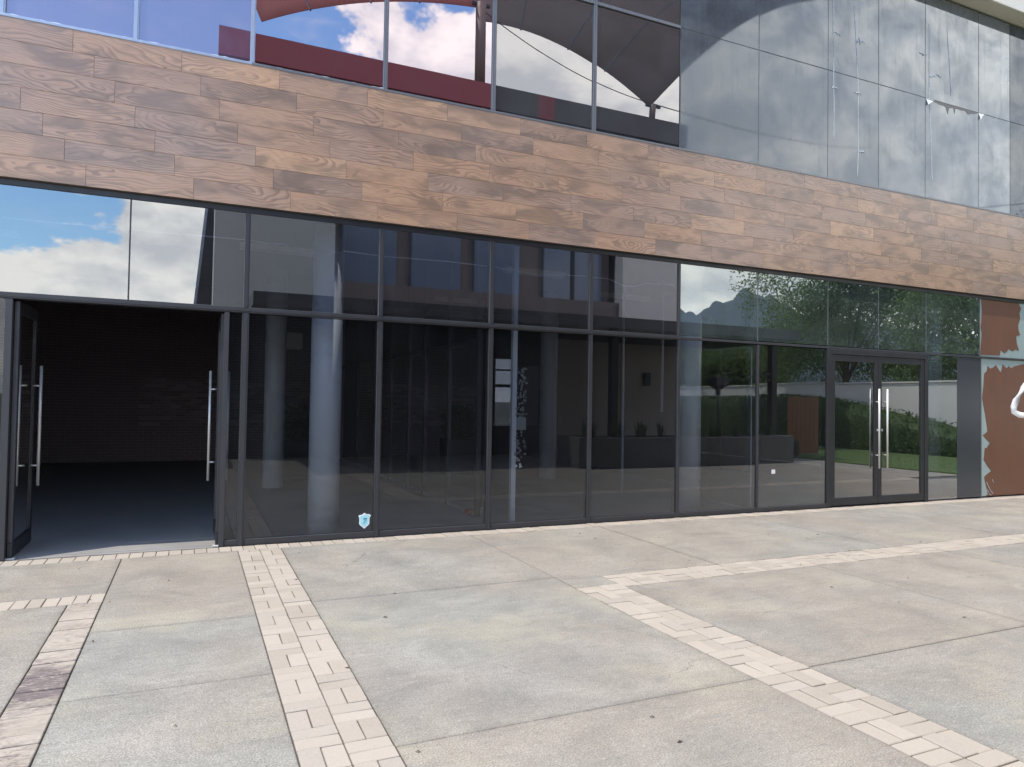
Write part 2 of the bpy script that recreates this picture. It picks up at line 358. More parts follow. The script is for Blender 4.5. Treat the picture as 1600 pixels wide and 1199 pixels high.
# ------------------------------------------------------------------ geometry helpers
WL = {}
def wloc(o): return WL.get(o.name, Vector((0, 0, 0)))
def link(o, parent, loc):
    col.objects.link(o); WL[o.name] = Vector(loc)
    if parent: o.parent = parent; o.location = Vector(loc) - wloc(parent)
    else: o.location = loc
    return o
def tag(o, label=None, cat=None, group=None, kind=None):
    for k, v in (('label', label), ('category', cat), ('group', group), ('kind', kind)):
        if v: o[k] = v
    return o
def empty(name, loc, label, cat, group=None):
    o = bpy.data.objects.new(name, None); link(o, None, loc); o.empty_display_size = .2; return tag(o, label, cat, group)
def mesh_of(bm, name, smooth=False, bevel=0.):
    if bevel:
        bmesh.ops.bevel(bm, geom=bm.edges[:], offset=bevel, segments=1, affect='EDGES', profile=.5)
    bmesh.ops.recalc_face_normals(bm, faces=bm.faces[:])
    me = bpy.data.meshes.new(name); bm.to_mesh(me); bm.free()
    if smooth:
        for p in me.polygons: p.use_smooth = True
    return me
def obj(name, bm, m, parent=None, loc=(0, 0, 0), smooth=False, bevel=0., kind=None, label=None):
    """vertices of bm are relative to loc (world)"""
    me = bm if isinstance(bm, bpy.types.Mesh) else mesh_of(bm, name, smooth, bevel)
    if m and not me.materials: me.materials.append(M[m])
    o = bpy.data.objects.new(name, me); link(o, parent, loc)
    if kind: o['kind'] = kind
    if label: o['label'] = label
    return o
def bx(bm, x0, x1, y0, y1, z0, z1):
    v = [bm.verts.new((x, y, z)) for x in (x0, x1) for y in (y0, y1) for z in (z0, z1)]
    for f in ((0, 1, 3, 2), (4, 6, 7, 5), (0, 4, 5, 1), (2, 3, 7, 6), (0, 2, 6, 4), (1, 5, 7, 3)):
        bm.faces.new([v[i] for i in f])
    return v
def box(*a): bm = bmesh.new(); bx(bm, *a); return bm
def part_box(name, x0, x1, y0, y1, z0, z1, m, parent, bevel=0., **kw):
    c = ((x0 + x1) / 2, (y0 + y1) / 2, (z0 + z1) / 2)
    return obj(name, box(x0 - c[0], x1 - c[0], y0 - c[1], y1 - c[1], z0 - c[2], z1 - c[2]), m, parent, c, bevel=bevel, **kw)
def tube(bm, pts, r, n=8, cap=True):
    pts = [Vector(p) for p in pts]; rings = []
    for i, p in enumerate(pts):
        d = (pts[min(i + 1, len(pts) - 1)] - pts[max(i - 1, 0)]).normalized()
        a = Vector((0, 0, 1)) if abs(d.z) < .9 else Vector((1, 0, 0))
        u = d.cross(a).normalized(); w = d.cross(u)
        rr = r[i] if isinstance(r, (list, tuple)) else r
        rings.append([bm.verts.new(p + (u * math.cos(k * 2 * math.pi / n) + w * math.sin(k * 2 * math.pi / n)) * rr) for k in range(n)])
    for a, b in zip(rings, rings[1:]):
        for k in range(n): bm.faces.new((a[k], a[(k + 1) % n], b[(k + 1) % n], b[k]))
    if cap: bm.faces.new(rings[0][::-1]); bm.faces.new(rings[-1])
    return bm
def tb(pts, r, n=8): return tube(bmesh.new(), pts, r, n)
def prism_xz(pts, y0, y1):
    """polygon in the facade plane given as (x, z), extruded from y0 to y1"""
    bm = bmesh.new(); a = [bm.verts.new((x, y0, z)) for x, z in pts]; b = [bm.verts.new((x, y1, z)) for x, z in pts]
    n = len(pts); f = bm.faces.new(a); g = bm.faces.new(b[::-1])
    for i in range(n): bm.faces.new((a[i], b[i], b[(i + 1) % n], a[(i + 1) % n]))
    bm.normal_update(); bmesh.ops.triangulate(bm, faces=[f, g], ngon_method='EAR_CLIP'); return bm

# ------------------------------------------------------------------ plaza
XL, XR = -8.0, 17.6
plaza = tag(obj('plaza', box(XL, XR, -24, .0, -.2, -.022), 'mortar'), kind='structure')
plaza['label'] = 'plaza joint bed under concrete slabs and clay pavers'
def slab(x0, x1, y0, y1, g=.004):
    part_box('concrete_slab', x0 + g, x1 - g, y0 + g, y1 - g, -.12, R.uniform(-.0015, .0015), 'concrete', plaza, bevel=.004)
YS = -24
for (xs, ys) in (
    ((XL, -3.6, -.62), (-1.70, -.30)), ((XL, -5.4, -3.0, -.86), (-8.2, -6.0, -3.97, -1.95)),
    ((-.62, .48), (-9.4, -8.2, -6.6, -5.3, -4.0, -2.78, -.30)),
    ((.92, 3.15), (-10.4, -7.76, -5.16, -2.55, -.30)),
    ((3.15, 5.0, 7.58, 9.83, 12.1, 14.4, XR), (-2.65, -.30)),
    ((3.15, 3.6), (-2.95, -2.65)),
    ((3.6, 5.95, 7.98, 10.4, 12.8, 15.2, XR), (-7.24, -5.14, -3.05))):
    for a, b in zip(xs, xs[1:]):
        for c, d in zip(ys, ys[1:]): slab(a, b, c, d)
for a, b in ((XL, -5.4), (-5.4, -3.0), (-3.0, -.86)): slab(a, b, -11.8, -8.2)
for a, b in ((-.62, .48),): slab(a, b, -11.8, -9.4)
slab(.92, 3.15, -11.8, -10.4)
for a, b in ((3.6, 5.95), (5.95, 7.98), (7.98, 10.4), (10.4, 12.8), (12.8, 15.2), (15.2, XR)): slab(a, b, -9.5, -7.24); slab(a, b, -11.8, -9.5)
# threshold strip along the glass
part_box('base_strip', XL, XR, -.06, -.004, -.12, -.006, 'mortar', plaza)

PV = {}
def paver_mesh(w, d, m):
    k = (round(w, 3), round(d, 3), m)
    if k not in PV:
        PV[k] = mesh_of(box(-w / 2, w / 2, -d / 2, d / 2, -.06, 0), 'paver', bevel=.004); PV[k].materials.append(M[m])
    return PV[k]
def band(label):
    b = obj('paver_band', box(0, .01, 0, .01, -.03, -.025), 'mortar', plaza, (0, 0, 0)); b['label'] = label; return b
def paver(b, x0, x1, y0, y1, m='paver', g=.003):
    if m == 'paver_worn': g = .0045
    o = obj('paver', paver_mesh(x1 - x0 - 2 * g, y1 - y0 - 2 * g, m), None, b, ((x0 + x1) / 2, (y0 + y1) / 2, R.uniform(-.003, .004)))
    o.rotation_euler = (R.uniform(-.012, .012), R.uniform(-.012, .012), R.uniform(-.013, .013))
def band_real(name_label, x0, x1, y0, y1, pavers, m='paver'):
    b = part_box('paver_band', x0, x1, y0, y1, -.0215, -.016, 'mortar', plaza, label=name_label)
    for q in pavers: paver(b, *q, m=m)
def basket_y(x0, w, ytop, ybot, phase):
    """two columns of basketweave running away from the facade"""
    out = []; u = w / 2
    for c in range(2):
        xa = x0 + c * u; k = 0; y = phase + (c * u)
        while y - u > ytop: y -= u; k += 1
        y = phase + .0
        cells = []
        yy = ytop; idx = 0
        # cell grid anchored at phase
        n0 = math.floor((ytop - phase) / u)
        y = phase + (n0 + 1) * u; par = (n0 + 1 + c) % 2
        while y > ybot:
            a, b_ = min(y, ytop), max(y - u, ybot)
            if a - b_ > .05:
                if par: out += [(xa, xa + u / 2, b_, a), (xa + u / 2, xa + u, b_, a)]
                else:
                    mid = y - u / 2
                    if a > mid + .03: out.append((xa, xa + u, max(mid, b_), a))
                    if b_ < mid - .03: out.append((xa, xa + u, b_, min(mid, a)))
            y -= u; par = 1 - par
    return out
band_real('basketweave strip of pink beige pavers running out from the glass corner', .48, .92, -9.2, -.30, basket_y(.48, .44, -.30, -9.2, -.41))
band_real('basketweave strip of pink beige pavers running diagonally across the view to the lower right', 3.15, 3.6, -9.2, -2.95, basket_y(3.15, .45, -2.95, -9.2, -3.36))
hz = [(y_, y2, x_, x2) for x_, x2, y_, y2 in basket_y(-3.05, .40, -3.6, -15.6, -3.6)]
hz = [(-b, -a, c, d) for a, b, c, d in hz]
band_real('basketweave strip of pink beige pavers lying parallel to the glass front', 3.6, 15.6, -3.05, -2.65, hz)
band_real('single row of header pavers along the foot of the glass front', XL, XR, -.30, -.06,
          [(XL + i * .122, XL + (i + 1) * .122, -.295, -.065) for i in range(int((XR - XL) / .122))])
band_real('weathered single strip of pavers with dark stains', -.86, -.62, -9.2, -1.95, [(-.86, -.62, -1.95 - (i + 1) * .115, -1.95 - i * .115) for i in range(63)], 'paver_worn')
band_real('short row of header pavers left of the weathered strip', XL, -.62, -1.95, -1.70, [(-.62 - (i + 1) * .105, -.62 - i * .105, -1.95, -1.70) for i in range(70)])

# ground beyond
tag(obj('ground', box(-3000, 3000, -3000, 3000, -.6, -.24), 'earth'), kind='structure')['label'] = 'earth around the plaza'
# leaf litter: tiny dry leaves on the slabs
bm = bmesh.new()
for i in range(46):
    x, y = R.uniform(-3, 12), R.uniform(-6.5, -.4); a = R.uniform(0, 6.3); l = R.uniform(.008, .02)
    dx, dy = math.cos(a) * l, math.sin(a) * l
    v = [bm.verts.new(q) for q in ((x - dx, y - dy, .004), (x + dy * .4, y - dx * .4, .011), (x + dx, y + dy, .005), (x - dy * .4, y + dx * .4, .010))]
    bm.faces.new(v)
    w = [bm.verts.new((q.co.x, q.co.y, q.co.z - .002)) for q in v]; bm.faces.new(w[::-1])
    for k in range(4): bm.faces.new((v[k], w[k], w[(k + 1) % 4], v[(k + 1) % 4]))
tag(obj('leaf_litter', bm, 'bark'), 'tiny dry leaf bits scattered over the concrete slabs', None, None, 'stuff')

# ------------------------------------------------------------------ glass-fronted building
B = empty('commercial_building', (0, 0, 0), 'two storey glass fronted building with a band of wood look tiles', 'building')
GL = (-6.0, -4.6, -3.1); ZT = 2.66
LOWX = [-6.0, -4.6, -3.1, -1.665]
def pane(x0, x1, z0, z1, m, tilt=True, y=0., t=.006, parent=B, name='pane'):
    o = part_box(name, x0, x1, y - t, y + t, z0, z1, m, parent)
    if tilt: o.rotation_euler = (R.uniform(-1, 1) * .0011, 0, R.uniform(-1, 1) * .0013)
    return o
def bar(x0, x1, y0, y1, z0, z1, m='frame', name='mullion', bevel=.003, parent=B): return part_box(name, x0, x1, y0, y1, z0, z1, m, parent, bevel=bevel)
def vmull(x, z0, z1, w, m='frame', d=.035):
    o = bar(x - w / 2, x + w / 2, -d, .09, z0, z1, m)
    if w > .045:   # raised cap profile on the wide ones
        part_box('cover_cap', x - w * .22, x + w * .22, -d - .012, -d + .001, z0, z1, m, o)
    return o
# ---- lower storey
low = [(-6, -4.6), (-4.6, -3.1), (-3.1, -1.697)]
for a, b in low: pane(a + .03, b - .03, .07, 2.60, 'g_low'); 
for x in (-6, -4.6, -3.1): vmull(x, 0, 2.60, .06)
bar(-6, -1.727, -.03, .06, .0, .068, name='bottom_rail')
bar(-1.725, -1.662, -.045, .10, 0, 2.60, 'frame')        # left door jamb
bar(.292, .345, -.045, .10, 0, 2.60, 'frame')             # right door jamb
pane(.347, .478, .07, 2.60, 'g_low', False)
bar(.347, .478, -.03, .06, 0, .068, name='bottom_rail')
vm = ((.515, .075), (2.048, .065), (3.505, .06), (5.0, .055), (6.5, .045), (8.02, .03))
for x, w in vm: vmull(x, 0, 2.60, w)
for (a, wa), (b, wb) in zip(vm, vm[1:]):
    pane(a + wa / 2, b - wb / 2, .07, 2.60, 'g_low'); bar(a + wa / 2 + .001, b - wb / 2 - .001, -.03, .06, 0, .068, name='bottom_rail')
pane(8.035, 9.50, .07, 2.60, 'g_low'); bar(8.037, 9.50, -.03, .06, 0, .068, name='bottom_rail')
# transom rail
bar(-6, 6.5, -.04, .09, 2.603, 2.665, name='transom'); bar(6.502, 16.2, -.018, .09, 2.615, 2.652, 'frame', 'transom')
part_box('cover_cap', -6, 6.48, -.051, -.0395, 2.622, 2.646, 'frame', B)
# right hand double door
bar(9.502, 9.60, -.03, .10, 0, 2.612, 'frame_dark'); bar(11.89, 11.985, -.03, .10, 0, 2.612, 'frame_dark'); bar(9.602, 11.888, -.03, .10, 2.53, 2.612, 'frame_dark', 'door_header')
def handle(root, x, y, z0, z1, yo, axis='y', base=None):
    h = obj('pull_handle', tb([(x, y, z0), (x, y, z1)], .016, 10), 'steel', root, smooth=True)
    for z in (z0 + .22, z1 - .22):
        end = (x, y + yo, z) if axis == 'y' else (x + yo, y, z)
        obj('standoff', tb([(x, y, z), end], .010, 8), 'steel', root, smooth=True)
def leaf_closed(x0, x1, hx):
    d = obj('door', box(x0, x1, -.02, .03, .02, .148), 'frame_dark', B, bevel=.003); d['label'] = 'closed charcoal framed glass door leaf'
    s = .085
    for nm, q in (('door_stile', (x0, x0 + s, .15, 2.525)), ('door_stile', (x1 - s, x1, .15, 2.525)), ('top_rail', (x0 + s + .001, x1 - s - .001, 2.42, 2.525))):
        part_box(nm, q[0], q[1], -.02, .03, q[2], q[3], 'frame_dark', d, bevel=.003)
    pane(x0 + s, x1 - s, .148, 2.42, 'g_door', True, .005, .005, d, 'door_pane')
    handle(d, hx, -.085, .62, 1.972, .065); handle(d, hx, .095, .62, 1.972, -.065)
    part_box('lock', hx + (.03 if hx < 10.71 else -.06) - .01, hx + (.03 if hx < 10.71 else -.06) + .02, -.027, -.019, 1.25, 1.29, 'steel', d)
leaf_closed(9.604, 10.71, 10.655); leaf_closed(10.716, 11.886, 10.855)
# pane, grey panel, peeled film bays
vmull(11.995, 0, 2.612, .018, 'joint', .01); vmull(13.50, 0, 2.612, .02, 'joint', .008)
pane(12.005, 12.80, .02, 2.612, 'g_low'); part_box('grey_panel', 12.803, 13.488, -.006, .012, .02, 2.612, 'g_grey', B)
part_box('pale_panel', 13.512, 16.2, .004, .02, .02, 2.612, 'g_pale', B)
part_box('pale_panel', 13.465, 16.2, .004, .02, 2.655, 3.78, 'g_pale', B)
F1 = [(13.64, .02), (13.71, .06), (13.62, .30), (13.60, .38), (13.65, .42), (13.74, .46), (13.81, .49), (13.70, .58), (13.58, .71), (13.60, .80), (13.62, .93), (13.68, .92), (13.70, .96), (13.77, 1.02),
      (13.66, 1.09), (13.56, 1.17), (13.63, 1.20), (13.70, 1.24), (13.66, 1.42), (13.62, 1.58), (13.58, 1.72), (13.54, 1.87), (13.58, 2.10), (13.60, 2.33), (13.68, 2.38), (13.70, 2.48), (13.78, 2.43), (13.86, 2.45),
      (13.95, 2.50), (14.03, 2.43), (14.10, 2.36), (14.16, 2.53), (14.24, 2.47), (14.30, 2.46), (14.34, 2.50), (14.42, 2.46), (14.50, 2.49), (14.58, 2.51), (14.82, 2.55), (15.5, 2.54), (16.19, 2.5), (16.19, .02)]
F2 = [(13.49, 2.68), (14.07, 2.69), (14.10, 2.80), (14.15, 2.77), (14.20, 2.74), (14.27, 2.76), (14.35, 2.83), (14.42, 2.80), (14.48, 2.79), (14.55, 2.83), (14.67, 2.81), (14.60, 2.95), (14.58, 3.09), (14.71, 3.12),
      (14.66, 3.2), (14.64, 3.30), (14.71, 3.44), (14.68, 3.54), (14.74, 3.64), (14.66, 3.72), (14.63, 3.775), (13.51, 3.775), (13.54, 3.5), (13.52, 3.36), (13.50, 3.19), (13.53, 3.1), (13.51, 2.9)]
for F in (F1, F2):
    f = obj('peeling_film', prism_xz(F, -.001, .0035), 'film', B); f['label'] = 'rust brown window film peeling off in ragged edges'
for pts in ([(13.66, .28), (13.72, .2), (13.80, .1), (13.86, .06)], [(13.68, .14), (13.74, .06), (13.80, .03)], [(13.83, .33), (13.87, .27)]):
    obj('film_scratch', tb([(x, -.003, z) for x, z in pts], .006, 5), 'silicone', B)
# ---- transom panes
mx = [-6, -4.6, -3.1, -1.83, -.655, .515, 2.048, 3.505, 5.0, 6.5, 8.02, 9.53, 10.725, 11.95, 13.46]
for i, (a, b) in enumerate(zip(mx, mx[1:])): pane(a + .008, b - .008, 2.667, 3.735, 'g_mid' if a < 6.4 else 'g_mid_r')
for x in mx:
    w = .055 if .5 < x < 5.5 else (.03 if 6 < x < 7 else .017)
    if w > .02: vmull(x, 2.666, 3.735, w)
    else: bar(x - w / 2 + .001, x + w / 2 - .001, -.009, .05, 2.667, 3.735, 'joint' if x > 6 else 'frame', 'mullion', 0)
bar(-6, 16.2, -.02, .09, 3.737, 3.80, 'frame_dark', 'head_channel')
# ---- wood band
W0, W1, NR, TL = 3.805, 5.41, 7, 1.0155
fas = part_box('wood_fascia', -6.2, 16.4, -.052, .12, 3.801, 5.408, 'mortar', B)
rh = (W1 - W0) / NR; full = mesh_of(box(-TL / 2 + .0012, TL / 2 - .0012, -.006, .006, -rh / 2 + .0012, rh / 2 - .0012), 'plank', bevel=.0012); full.materials.append(M['wood'])
for r in range(NR):
    xo = -.055 - .1945 * r; z = W0 + (r + .5) * rh
    k0 = math.floor((-6.2 - xo) / TL)
    for k in range(k0, k0 + 26):
        a, b = xo + k * TL, xo + (k + 1) * TL; a2, b2 = max(a, -6.2), min(b, 16.4)
        if b2 - a2 < .04: continue
        yy = -.058 - R.uniform(0, .0008)
        if b2 - a2 > TL - .001: o = obj('plank', full, None, fas, ((a + b) / 2, yy, z))
        else:
            w = b2 - a2; o = obj('plank', box(-w / 2, w / 2, -.006, .006, -rh / 2 + .0012, rh / 2 - .0012), 'wood', fas, ((a2 + b2) / 2, yy, z))
part_box('sill', -6.2, .51, -.068, .09, 5.41, 5.44, 'alu', B, bevel=.003); part_box('sill', .512, 16.4, -.068, .09, 5.41, 5.44, 'alu_grey', B, bevel=.003)
# ---- upper storey
ux = [-6, -4.6, -3.1, -1.835, -.655, .515, 2.048, 3.485, 5.01, 6.495, 8.01, 9.51, 10.715, 11.925, 13.43, 14.385, 16.2]
def upm(x):
    if x < .4: return 'g_upV'
    if x < 3.4: return 'g_upA'
    if x < 6.4: return 'g_upB'
    return 'g_film' if x < 14.4 else 'g_film_d'
for a, b in zip(ux, ux[1:]):
    m = upm((a + b) / 2)
    if a < 6.4:
        pane(a + .025, b - .025, 5.442, 7.245, m); pane(a + .025, b - .025, 7.295, 9.2, m)
        bar(a + .026, b - .026, -.03, .09, 7.247, 7.293, 'alu_grey', 'transom')
    else:
        pane(a + .007, b - .007, 5.442, 7.262, m); pane(a + .007, b - .007, 7.278, 9.2, m)
        bar(a + .001, b - .001, -.002, .05, 7.263, 7.277, 'joint', 'transom', 0)
for x in ux:
    if x < 6.45: vmull(x, 5.441, 9.2, .05, 'alu' if x < .6 else 'alu_grey')
    else: bar(x - .0065, x + .0065, -.003, .05, 5.442, 9.2, 'joint', 'mullion', 0)
# silicone ridges at the foot of the left panes (uneven sealant)
for a, b in ((-1.83, -.655), (-.655, .515), (.515, 2.048)):
    n = 26; pts = [(a + .03 + (b - a - .06) * i / n, -.012, 5.452 + .010 * mnoise.noise(Vector((a * 3 + i * .55, 1.7, 0)))) for i in range(n + 1)]
    obj('sealant_bead', tb(pts, [.010 + .006 * abs(mnoise.noise(Vector((i * .8, a, 3)))) for i in range(n + 1)], 6), 'silicone', B)
for pts in ([(9.62, 8.49), (9.62, 7.94), (9.64, 7.4), (9.64, 7.13), (9.65, 6.6), (9.645, 6.0)], [(10.11, 8.53), (10.15, 8.07), (10.19, 7.6), (10.21, 7.25), (10.22, 6.6), (10.225, 5.98), (10.2, 5.48)],
            [(12.03, 8.65), (12.03, 7.33), (12.08, 6.5), (12.12, 5.61)], [(12.52, 8.68), (12.6, 7.9), (12.65, 7.33)]):
    q = []
    for (x0, z0), (x1, z1) in zip(pts, pts[1:]):
        for k in range(5): q.append((x0 + (x1 - x0) * k / 5 + .006 * mnoise.noise(Vector((z0 * 9 + k, x0, 0))), -.008, z0 + (z1 - z0) * k / 5))
    obj('sealant_run', tb(q, [.006 + .004 * mnoise.noise(Vector((i * .7, pts[0][0], 2))) for i in range(len(q))], 5), 'silicone', B)
for (cx, cz, s) in ((9.72, 7.93, .12), (10.25, 7.92, .16), (9.66, 7.0, .1), (10.2, 7.02, .12), (10.3, 6.02, .09), (12.2, 7.72, .2), (11.85, 8.05, .14)):
    q = [(cx + s * (i / 7 - .5) * 1.6, -.008, cz + s * .5 * mnoise.noise(Vector((i * .9 + cx * 7, cz, 0)))) for i in range(8)]
    obj('sealant_smear', tb(q, [.010 * (1 - abs(i / 3.5 - 1)) + .003 for i in range(8)], 5), 'silicone', B)
for pts in ([(11.94, 7.28), (12.18, 7.27), (12.10, 7.22), (11.97, 7.14)], [(13.44, 7.27), (13.62, 7.275), (13.53, 7.22), (13.45, 7.13)]):
    bm = prism_xz(pts, -.03, -.027)
    for v in bm.verts: v.co.y += (7.28 - v.co.z) * -.25 + .028
    f = obj('torn_film_flap', bm, 'sticker_w', B); f['label'] = 'white corner of window film curling off the pane'
TORN = [(11.94, 7.262), (11.98, 7.20), (12.18, 7.225), (12.34, 7.18), (12.45, 7.185), (12.49, 7.15), (12.54, 6.95), (12.58, 7.16), (12.66, 7.19), (12.70, 7.20), (12.73, 7.03), (12.76, 7.21), (12.9, 7.2), (13.04, 7.22), (13.13, 7.13), (13.22, 7.18), (13.37, 7.23), (13.42, 7.262)]
TORN = [(x, 7.262 - (7.262 - z) * .6) for x, z in TORN]
obj('torn_film_edge', prism_xz(TORN, -.010, -.0075), 'g_grey', B)
# cornice
part_box('cornice', -6.2, 17.2, -.32, .3, 9.25, 10.2, 'cream', B, bevel=.01)
part_box('roof', -6.2, 17.2, .302, 12.6, 9.3, 9.6, 'cream', B)
part_box('end_wall', 16.22, 16.6, .14, 12.4, 0, 9.24, 'cream', B); part_box('end_wall', -6.4, -6.05, .14, 12.4, 0, 9.24, 'cream', B)
part_box('end_pier', 16.21, 16.6, -.03, .135, 0, 9.24, 'cream', B); part_box('end_pier', -6.4, -6.04, -.03, .135, 0, 9.24, 'cream', B)
# ---- interior
part_box('interior_floor', -6.04, 16.2, .102, 12.2, -.2, -.004, 'in_floor', B)
part_box('threshold', -6.04, 16.2, .0, .1, -.2, -.006, 'in_floor', B)
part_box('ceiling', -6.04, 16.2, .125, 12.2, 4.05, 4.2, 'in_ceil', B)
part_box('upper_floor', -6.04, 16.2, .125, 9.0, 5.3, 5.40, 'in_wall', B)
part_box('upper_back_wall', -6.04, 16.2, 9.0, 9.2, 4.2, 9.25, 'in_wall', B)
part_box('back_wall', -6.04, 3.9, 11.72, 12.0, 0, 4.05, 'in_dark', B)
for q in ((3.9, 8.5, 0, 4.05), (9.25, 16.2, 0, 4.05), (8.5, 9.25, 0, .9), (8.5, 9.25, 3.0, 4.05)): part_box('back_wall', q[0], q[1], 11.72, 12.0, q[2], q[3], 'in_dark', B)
wf = part_box('far_window', 8.5, 8.55, 11.74, 11.98, .9, 3.0, 'white', B); part_box('window_bar', 8.55, 9.25, 11.8, 11.86, 2.1, 2.2, 'frame_dark', wf); part_box('window_bar', 8.55, 9.25, 11.8, 11.86, 2.62, 2.67, 'frame_dark', wf)
part_box('window_pane', 8.55, 9.25, 11.87, 11.88, .9, 3.0, 'g_upB', wf)
# brick wall: the bricks that show largest one by one, the rest joined
bw = part_box('brick_wall', -6.0, 3.88, 11.66, 11.718, 0.0, 4.04, 'mortar_in', B)
bl, bh = .24, .075; bme = mesh_of(box(-bl / 2 + .006, bl / 2 - .006, -.02, .02, -bh / 2 + .006, bh / 2 - .006), 'brick'); bme.materials.append(M['brick'])
rest = bmesh.new(); nb = 0
for r in range(53):
    for k in range(41):
        x = -6.0 + (k + .5) * bl + (r % 2) * bl / 2 - .05; z = (r + .5) * bh + .005
        if x > 3.75 or x < -5.9: continue
        y = 11.652 + R.uniform(-.004, .004)
        if nb < 298 and 11 < r < 28 and (-1.2 < x < 2.9): obj('brick', bme, None, bw, (x, y, z)); nb += 1
        else: bx(rest, x - bl / 2 + .006, x + bl / 2 - .006, y - .02, y + .02, z - bh / 2 + .006, z + bh / 2 - .006)
obj('brickwork', rest, 'brick', bw, kind='stuff')
# columns
def column(x, y, r=.19):
    c = obj('column', tb([(x, y, 0), (x, y, 4.045)], r, 28), 'column', B, smooth=False)
    for p in c.data.polygons: p.use_smooth = len(p.vertices) == 4
for x in (-4.2, 1.5, 7.2, 12.95): column(x, .47 if x < 2 else .62)
for x in (1.38, 7.1, 12.9): column(x, 5.3)
# glazed partition running back from the front
for y in (1.01, 2.29, 3.57, 4.59, 5.92, 7.4, 9.2): 
    part_box('partition_post', 3.72, 3.79, y - .035, y + .035, 0, 4.045, 'frame', B)
part_box('partition_rail', 3.73, 3.78, 1.046, 11.6, 2.5, 2.56, 'frame', B); part_box('partition_sill', 3.725, 3.785, 1.046, 11.6, 0, .05, 'alu', B)
part_box('partition_pane', 3.75, 3.76, 1.05, 9.16, .052, 2.498, 'g_low', B)
part_box('interior_post', 3.955, 4.02, .27, .34, 0, 4.04, 'column', B); part_box('interior_post', 7.18, 7.215, 2.5, 2.54, 0, 4.04, 'alu', B); part_box('interior_post', 8.05, 8.09, 2.5, 2.54, 1.5, 4.04, 'alu', B)
obj('door_closer', tb([(3.72, 1.18, .03), (3.72, 1.34, .03)], .035, 10), 'red', B); part_box('floor_pivot', 3.80, 3.92, 1.16, 1.24, 0, .09, 'steel', B)
part_box('display_board', 5.89, 6.2, 4.0, 4.05, 1.19, 2.36, 'in_wall', B)
part_box('interior_wall', 9.4, 9.55, 3.5, 11.7, 0, 4.04, 'in_wall', B)
ac = part_box('wall_unit', 1.95, 2.66, 11.2, 11.62, 2.98, 3.42, 'cream', B, bevel=.03)
gd = part_box('inner_glass_door', 8.105, 8.115, .22, 1.22, .03, 2.58, 'g_low', B); gd['label'] = 'open frameless glass door leaf inside the front'
part_box('door_edge', 8.100, 8.120, .205, .219, .03, 2.58, 'silicone', gd); part_box('door_shoe', 8.095, 8.125, .24, 1.2, .0, .029, 'steel', gd)
# glue left by a torn poster on the pane near the interior post
bm = bmesh.new()
for i in range(150):
    x, z = R.uniform(3.885, 4.045), R.uniform(.78, 2.10)
    if 1.28 < z < 1.45 or R.random() < .25 * abs(x - 3.96) * 12: continue
    s = R.uniform(.008, .026); n = R.randint(4, 7); a0 = R.uniform(0, 6)
    v = [bm.verts.new((x + s * R.uniform(.5, 1.2) * math.cos(a0 + 6.283 * k / n), .0085, z + s * R.uniform(.5, 1.3) * math.sin(a0 + 6.283 * k / n))) for k in range(n)]
    w = [bm.verts.new((q.co.x, .0065, q.co.z)) for q in v]; bm.faces.new(v); bm.faces.new(w[::-1])
    for k in range(n): bm.faces.new((v[k], v[(k + 1) % n], w[(k + 1) % n], w[k]))
obj('poster_residue', bm, 'residue', B, kind='stuff')
obj('poster_scrap', prism_xz([(3.90, 1.28), (4.04, 1.28), (4.04, 1.44), (3.97, 1.49), (3.90, 1.43)], .0065, .0085), 'residue', B)
pp = empty('potted_plant', (2.0, 6.6, 0), 'leafy plant in a dark square pot inside the shop near the rear column', 'plant')
obj('pot', box(-.35, .35, -.3, .3, 0, .8), 'black', pp, (2.0, 6.6, 0), bevel=.01)
pg = bmesh.new(); rp = random.Random(5)
for i in range(420):
    d = Vector((rp.gauss(0, 1), rp.gauss(0, 1), rp.gauss(0, .8))).normalized() * .42 * rp.random() ** .4
    a = d.cross(Vector((rp.gauss(0, 1), rp.gauss(0, 1), 1))).normalized() * .05; b = d.normalized() * .09
    P0 = Vector((0, 0, 1.15)) + d; pg.faces.new([pg.verts.new(q) for q in (P0 - b, P0 + a, P0 + b, P0 - a)])
obj('foliage', pg, 'leaf_g', pp, (2.0, 6.6, 0))
for x, y in ((1.2, 3.2), (5.6, 3.0), (5.6, 7.0), (8.6, 4.6), (11.4, 3.0), (-3.0, 4.0)):
    l_ = part_box('ceiling_light', x - .6, x + .6, y - .08, y + .08, 3.96, 4.049, 'cream', B); part_box('diffuser', x - .58, x + .58, y - .06, y + .06, 3.952, 3.959, 'white', l_)
obj('air_duct', tb([(-5.8, 7.2, 3.7), (3.6, 7.2, 3.7)], .2, 14), 'alu_grey', B, smooth=True); obj('air_duct', tb([(3.9, 8.2, 3.7), (9.3, 8.2, 3.7)], .2, 14), 'alu_grey', B, smooth=True)
# cable hanging along the inside of the transom panes
pts = [(-1.8, 3.43), (-.534, 3.442), (.509, 3.459), (.753, 3.441), (.931, 3.452), (1.055, 3.382), (1.299, 3.361), (1.637, 3.442), (2.11, 3.427), (2.946, 3.444), (3.544, 3.433), (4.234, 3.384), (4.884, 3.433), (5.355, 3.429), (5.626, 3.35), (5.791, 3.354), (6.014, 3.42), (6.437, 3.436), (8.5, 3.42)]
tag(obj('hanging_cable', tb([(x, .12, z) for x, z in pts], .008, 6), 'cable'), 'thin white cable strung along the inside of the upper shop panes', 'cable')
